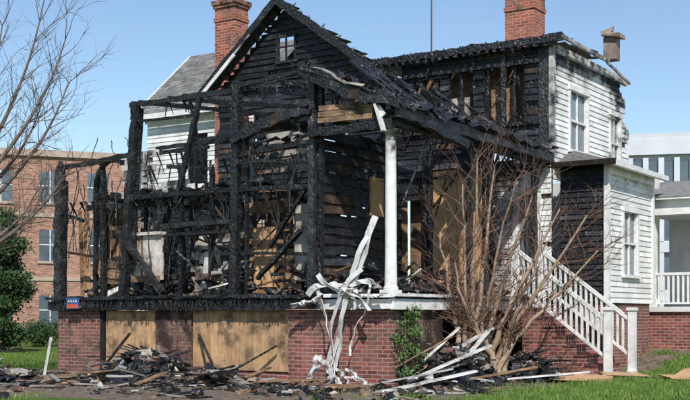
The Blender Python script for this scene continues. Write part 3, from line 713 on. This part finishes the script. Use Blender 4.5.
# ================================================================== buildings beyond
OFFW=make_mat('office_panel',[(.3,(.5,.53,.56)),(.7,(.62,.65,.68))],.3,rough=.6,bump=.05); OFFG=make_mat('office_glass',[(.3,(.05,.07,.09)),(.7,(.1,.13,.16))],.2,rough=.1,bump=0,spec=.7)
TANB=make_mat('tan_brick',[(.3,(.27,.13,.09)),(.7,(.38,.2,.14))],.8,rough=.9,brick=(.3,.1,.012,(.4,.3,.24))); STONE=make_mat('stone_band',[(.3,(.36,.28,.22)),(.7,(.45,.36,.29))],1,rough=.9)
of=MB([OFFW,OFFG]); L=60
of.box((0,.6,0),(L,25,15.6),1,0); of.box((-.4,0,14.9),(L+.4,25.4,16.2),1,0); of.box((-.2,.2,16.2),(L,25,16.7),.9,0)
for fl,(z0,z1) in enumerate(((12.2,14.4),(7.9,10.9),(3.8,6.6),(.4,2.8))):
    of.box((.5,.45,z0),(L-.5,.62,z1),1,1)
    x=.5
    while x<L: of.box((x,.1,z0-.2),(x+.45,.5,z1+.25),1,0); x+=1.25
    of.box((-.1,.05,z0-1.1),(L,.58,z0-.25),.95,0)
o=of.finish('office_building'); o.location=(21.8,96,0); o.rotation_euler=(0,0,math.radians(-12))
bb=MB([TANB,STONE,GLASS,TRIM]); L=38
bb.box((0,0,0),(L,16,11.3),1,0); bb.box((-.2,-.2,11.3),(L+.2,16.2,11.7),1,1); bb.box((-.05,-.08,7.6),(L+.05,0,7.85),1,1); bb.box((-.05,-.08,3.7),(L+.05,0,3.95),1,1)
for z in (.9,4.9,8.5):
    x=1
    while x<L-2: bb.box((x,-.03,z),(x+1.3,.05,z+1.9),.6,2); bb.box((x-.1,-.1,z-.15),(x+1.4,0,z),1,1); bb.box((x+.62,-.06,z),(x+.68,0,z+1.9),1,3); bb.box((x,-.06,z+.97),(x+1.3,0,z+1.03),1,3); x+=2.9
o=bb.finish('brick_building',soot=0); o.location=(-36,64,0); o.rotation_euler=(0,0,math.radians(20))
ms=MB([WIRE]); ms.tube([(0,0,0),(0,0,30),(0,0,58)],[.1,.07,.04],6)
for a in range(3):
    ms.tube([(math.cos(a*2.1)*.5,math.sin(a*2.1)*.5,0),(math.cos(a*2.1)*.1,math.sin(a*2.1)*.1,46)],[.03,.02],4)
o=ms.finish('radio_mast'); o.location=(11.3,150,0)

# ================================================================== ground
def dirtf(x,y):
    q=Vector((x-A.x,y-A.y)); u=q.x*.836-q.y*.549; vv=q.x*.549+q.y*.836
    return sm((vv+7.5)/3)*(1-sm((u-1.5)/2.5))*sm((u+13.5)/2)
N_=170
def sp(t): t=t*2-1; return math.copysign(abs(t)**3.2,t)
xs=[sp(i/N_)*1200+8*(i/N_*2-1)*3 for i in range(N_+1)]; ys=[30+sp(i/N_)*1400+10*(i/N_*2-1)*3 for i in range(N_+1)]
gv=[(x,y,gh(x,y)) for y in ys for x in xs]; gf=[(j*(N_+1)+i,j*(N_+1)+i+1,(j+1)*(N_+1)+i+1,(j+1)*(N_+1)+i) for j in range(N_) for i in range(N_)]
GR=bpy.data.materials.new('ground_soil_grass'); GR.use_nodes=True; nt=GR.node_tree; N=nt.nodes; Lk=nt.links.new
tc=N.new('ShaderNodeTexCoord')
def nz(s,dt=6):
    n=N.new('ShaderNodeTexNoise'); n.inputs['Scale'].default_value=s; n.inputs['Detail'].default_value=dt; n.inputs['Roughness'].default_value=.68; Lk(tc.outputs['Object'],n.inputs[0]); return n
def rmp(src,ra):
    c=N.new('ShaderNodeValToRGB'); e=c.color_ramp.elements
    while len(e)<len(ra): e.new(.5)
    for a,(p_,cc) in zip(e,ra): a.position=p_; a.color=(*cc,1)
    Lk(src,c.inputs[0]); return c
g1=rmp(nz(3).outputs[0],[(.3,(.05,.085,.018)),(.55,(.09,.14,.03)),(.75,(.16,.17,.06))])
g2=rmp(nz(6).outputs[0],[(.3,(.055,.042,.033)),(.48,(.15,.118,.09)),(.62,(.25,.205,.16)),(.75,(.36,.32,.27))])
at=N.new('ShaderNodeAttribute'); at.attribute_name='dirt'
ma=N.new('ShaderNodeMath'); ma.operation='MULTIPLY_ADD'; Lk(nz(1.1).outputs[0],ma.inputs[0]); ma.inputs[1].default_value=1.3; Lk(at.outputs['Fac'],ma.inputs[2])
mr=N.new('ShaderNodeMapRange'); Lk(ma.outputs[0],mr.inputs[0]); mr.inputs[1].default_value=1.0; mr.inputs[2].default_value=1.2
mx=N.new('ShaderNodeMix'); mx.data_type='RGBA'; Lk(mr.outputs[0],mx.inputs[0]); Lk(g1.outputs[0],mx.inputs[6]); Lk(g2.outputs[0],mx.inputs[7])
Lk(mx.outputs[2],N['Principled BSDF'].inputs['Base Color']); N['Principled BSDF'].inputs['Roughness'].default_value=.95; N['Principled BSDF'].inputs['Specular IOR Level'].default_value=.1
bu=N.new('ShaderNodeBump'); bu.inputs['Strength'].default_value=.8; bu.inputs['Distance'].default_value=.06; Lk(nz(9).outputs[0],bu.inputs['Height']); Lk(bu.outputs[0],N['Principled BSDF'].inputs['Normal'])
me=bpy.data.meshes.new('ground'); me.from_pydata(gv,[],gf); me.materials.append(GR)
a=me.attributes.new('dirt','FLOAT','POINT'); a.data.foreach_set('value',[dirtf(x,y) for (x,y,z) in gv]); me.polygons.foreach_set('use_smooth',[True]*len(me.polygons))
scene.collection.objects.link(bpy.data.objects.new('ground',me))

GB=make_mat('grass_blade',[(.3,(.08,.14,.025)),(.6,(.14,.22,.045)),(.8,(.26,.27,.09))],1.2,rough=.6,bump=0,spec=.2)
gm=MB([GB]); cnt=0
while cnt<55000:
    if R.random()<.82: x=R.uniform(-1,14); y=R.uniform(20.5,38)
    else: x=R.uniform(-20,-6) ; y=R.uniform(21,50)
    if abs(x)>y*.32+1: continue
    dd=dirtf(x,y)+.9*noise.noise(Vector((x*1.1,y*1.1,3)))
    if dd>.5 and R.random()>.04: continue
    if x>0 and y>29 and x<7: continue
    if R.random()>(.65+.8*noise.noise(Vector((x*.6,y*.6,9)))): continue
    h=R.uniform(.03,.13)*(1+.6*noise.noise(Vector((x*1.7,y*1.7,5)))); z=gh(x,y)-.01; an=R.uniform(0,6.28); wd=R.uniform(.008,.016); l=R.uniform(0,.07); la=R.uniform(0,6.28)
    gm.add([(x-wd*math.cos(an),y-wd*math.sin(an),z),(x+wd*math.cos(an),y+wd*math.sin(an),z),(x+l*math.cos(la),y+l*math.sin(la),z+h)],[(0,1,2)],R.uniform(.6,1.4)); cnt+=1
gm.finish('grass')

# ================================================================== ground debris
db=MB([CHAR,PLAS,TAN,TRIM,BRICK,CONC,PLY])
def chunk(mb,p,s,m,t_=None): mb.obox(p,(s,s*R.uniform(.5,1.2),s*R.uniform(.15,.6)),(R.uniform(-.6,.6),R.uniform(-.6,.6),R.uniform(0,6)),t_ or R.uniform(.5,1.15),m,.45)
for i in range(2300):
    u=R.uniform(-12.5,2.6); vv=-.1-abs(R.gauss(0,2.0))
    if noise.noise(Vector((u*.8,vv*.8,4)))<-.08 and R.random()<.85: continue
    p_=W(u,vv); z=gh(p_.x,p_.y)
    k=R.choices([0,1,2,3,4,5,6],[10,1.2,2.6,.4,1.2,1.8,.5])[0]
    if R.random()<.25:
        L=R.uniform(.15,.8); a=R.uniform(0,6.28); db.beam((p_.x,p_.y,z+.03),(p_.x+math.cos(a)*L,p_.y+math.sin(a)*L,z+R.uniform(.02,.1)),R.uniform(.03,.1),R.uniform(.02,.04),.25,R.uniform(.5,1.1),k)
    else: chunk(db,(p_.x,p_.y,z+R.uniform(.0,.04)),.03+.22*R.random()**3,k)
db.finish('scattered_debris',soot=.38)
def pile(name,u,vv,ru,rv,h,n,wts):
    mb=MB([CHAR,PLAS,TAN,TRIM,BRICK,CONC,SHING]); c=W(u,vv)
    M=30; vs=[];fs=[]
    for j in range(M+1):
        for i in range(M+1):
            a=i/M*2-1; b_=j/M*2-1; rr=math.sqrt(a*a+b_*b_); nn=noise.noise(Vector((a*3+u,b_*3,1)))+.6*noise.noise(Vector((a*9+u,b_*9,1)))
            hh=h*max(0,1-rr)**.8*(1+.5*nn)-.04
            q_=W(u+a*ru,vv+b_*rv); vs.append((q_.x,q_.y,hh))
    for j in range(M):
        for i in range(M): o=j*(M+1)+i; mb.add([vs[o],vs[o+1],vs[o+M+2],vs[o+M+1]],[(0,1,2,3)],R.uniform(.7,1.4),0)
    for i in range(n):
        a=R.gauss(0,.42); b_=R.gauss(0,.42); rr=min(1,math.sqrt(a*a+b_*b_)); hh=h*(1-rr)**.8
        q_=W(u+a*ru,vv+b_*rv,hh+R.uniform(-.02,.06)); k=R.choices(range(7),wts)[0]
        if R.random()<.3:
            L=R.uniform(.2,1.1); an=R.uniform(0,6.28); mb.beam(q_,q_+Vector((math.cos(an)*L,math.sin(an)*L,R.uniform(-.25,.25))),R.uniform(.03,.12),R.uniform(.02,.06),.3,R.uniform(.6,1.3),k)
        else: chunk(mb,q_,.05+.28*R.random()**2,k)
    mb.finish(name,soot=.38)
pile('charred_debris_pile',-6.2,-1.0,1.5,1.0,.72,330,[14,.4,.5,.1,.2,1,2])
pile('charred_debris_pile',-4.2,-1.1,1.2,.7,.3,160,[9,1,1,.6,1,1,1])
pile('charred_debris_pile',-10.8,-2.8,1.7,1.3,.42,260,[8,.7,2.5,.6,.5,1,2])
pile('charred_debris_pile',.75,1.7,.9,1.9,.85,280,[9,1.5,2,1.5,1,.5,.5])
pile('charred_debris_pile',-8.6,-3.4,1.6,.9,.25,150,[8,1,2,.6,1,2,2])
pile('charred_debris_pile',1.3,4.4,1.0,1.2,.6,200,[8,1,2,1,2,.5,.5])
pl=MB([TRIM,TAN,CHAR,PLY])
def plank(u,vv,z,a,L,wd,m,tilt=0,t_=1):
    c=W(u,vv,z); an=ang+a; dv=Vector((math.cos(an)*math.cos(tilt),math.sin(an)*math.cos(tilt),math.sin(tilt)))*L/2; pl.beam(c-dv,c+dv,wd,.04,.08,t_,m)
plank(1.5,-1.0,.22,.75,2.2,.26,0,.2); plank(1.2,.6,.55,1.0,2.2,.15,0,.35); plank(.9,-.3,.3,.2,1.6,.16,0,.2,.7); plank(.7,2.2,.9,1.2,2,.14,0,.4,.8)
plank(.6,1.0,.8,.9,1.6,.1,0,.7); plank(1.0,1.9,.7,1.4,1.8,.12,0,.6,.8); plank(1.2,.2,.4,.5,1.6,.2,2,.3); plank(.5,.4,.7,.3,1.8,.14,1,.5)
plank(-1.9,-.9,.15,.2,1.8,.15,1,.05); plank(-7.4,-1.8,.2,.1,1.9,.12,1,.1); plank(-3.4,-1.8,.3,-.4,2,.14,2,.1); plank(-.2,-1.8,.15,.1,1.6,.14,1)
plank(-11.2,-3,.5,.3,2.4,.2,1,.1,1.4); plank(-10.6,-2.7,.6,.35,2.8,.3,2,.12,1.4); plank(-11.4,-2.2,.7,.2,2.2,.22,1,.2,1.2)
plank(-4.6,-2.9,.12,1.3,1.3,.14,1,.3); plank(-5,-2.6,.12,.6,1.5,.12,2,.1,.8); plank(-8.2,-2.4,.1,.9,1.3,.12,1,.0)
plank(-9.0,-1.6,.5,1.5,1.1,.07,0,1.35,.7); plank(1.9,1.8,.3,.9,1.7,.12,1,.15); plank(2.4,3.2,.2,.3,1.9,.13,0,.1)
plank(-3.6,-.35,.5,.3,1.6,.07,2,.5); plank(-7.9,-.4,.6,.1,1.5,.08,2,.8); plank(-4.9,-.3,.7,2.6,1.5,.06,2,.6)
pl.finish('loose_planks',soot=.28)
for (u,vv,a,sx_,sy_,t_) in ((2.6,4.6,.2,1.5,1.0,.1),(3.2,6.0,.7,1.2,.8,.06),(4.9,7.6,.1,1.5,1.0,.12),(-10.9,-1.5,.2,1.3,.9,.2),(5.6,9.5,.4,1.2,1.1,.05),(4.6,6.0,.9,.9,.6,.1),(5.8,8.4,.9,.8,.7,.2)):
    m_=MB([PLY]); c=W(u,vv); m_.obox((0,0,0),(sx_,sy_,.03),(t_,0,0),1,0,.15); o=m_.finish('plywood_sheet',soot=.2); o.location=(c.x,c.y,gh(c.x,c.y)+.1); o.rotation_euler=(0,.04,ang+a)
RED=make_mat('sign_red',[(.3,(.5,.08,.04)),(.7,(.6,.12,.06))],2,rough=.5,bump=0); BLU=make_mat('sign_blue',[(.3,(.03,.08,.2)),(.7,(.05,.12,.28))],2,rough=.5,bump=0)
sg=MB([RED,BLU,TRIM]); sg.box((-9.72,-.3,1.76),(-9.25,-.285,2.05),1,1); sg.box((-9.69,-.304,1.78),(-9.28,-.301,1.88),1,0)
for k in range(4): sg.box((-9.65+k*.09,-.306,1.93),(-9.6+k*.09,-.303,1.99),.8,2)
for (a_) in (-9.7,-9.28): sg.box((a_-.01,-.285,1.8),(a_+.01,-.1,1.82),1,2)
o=sg.finish('warning_sign'); o.location=A; o.rotation_euler=(0,0,ang)
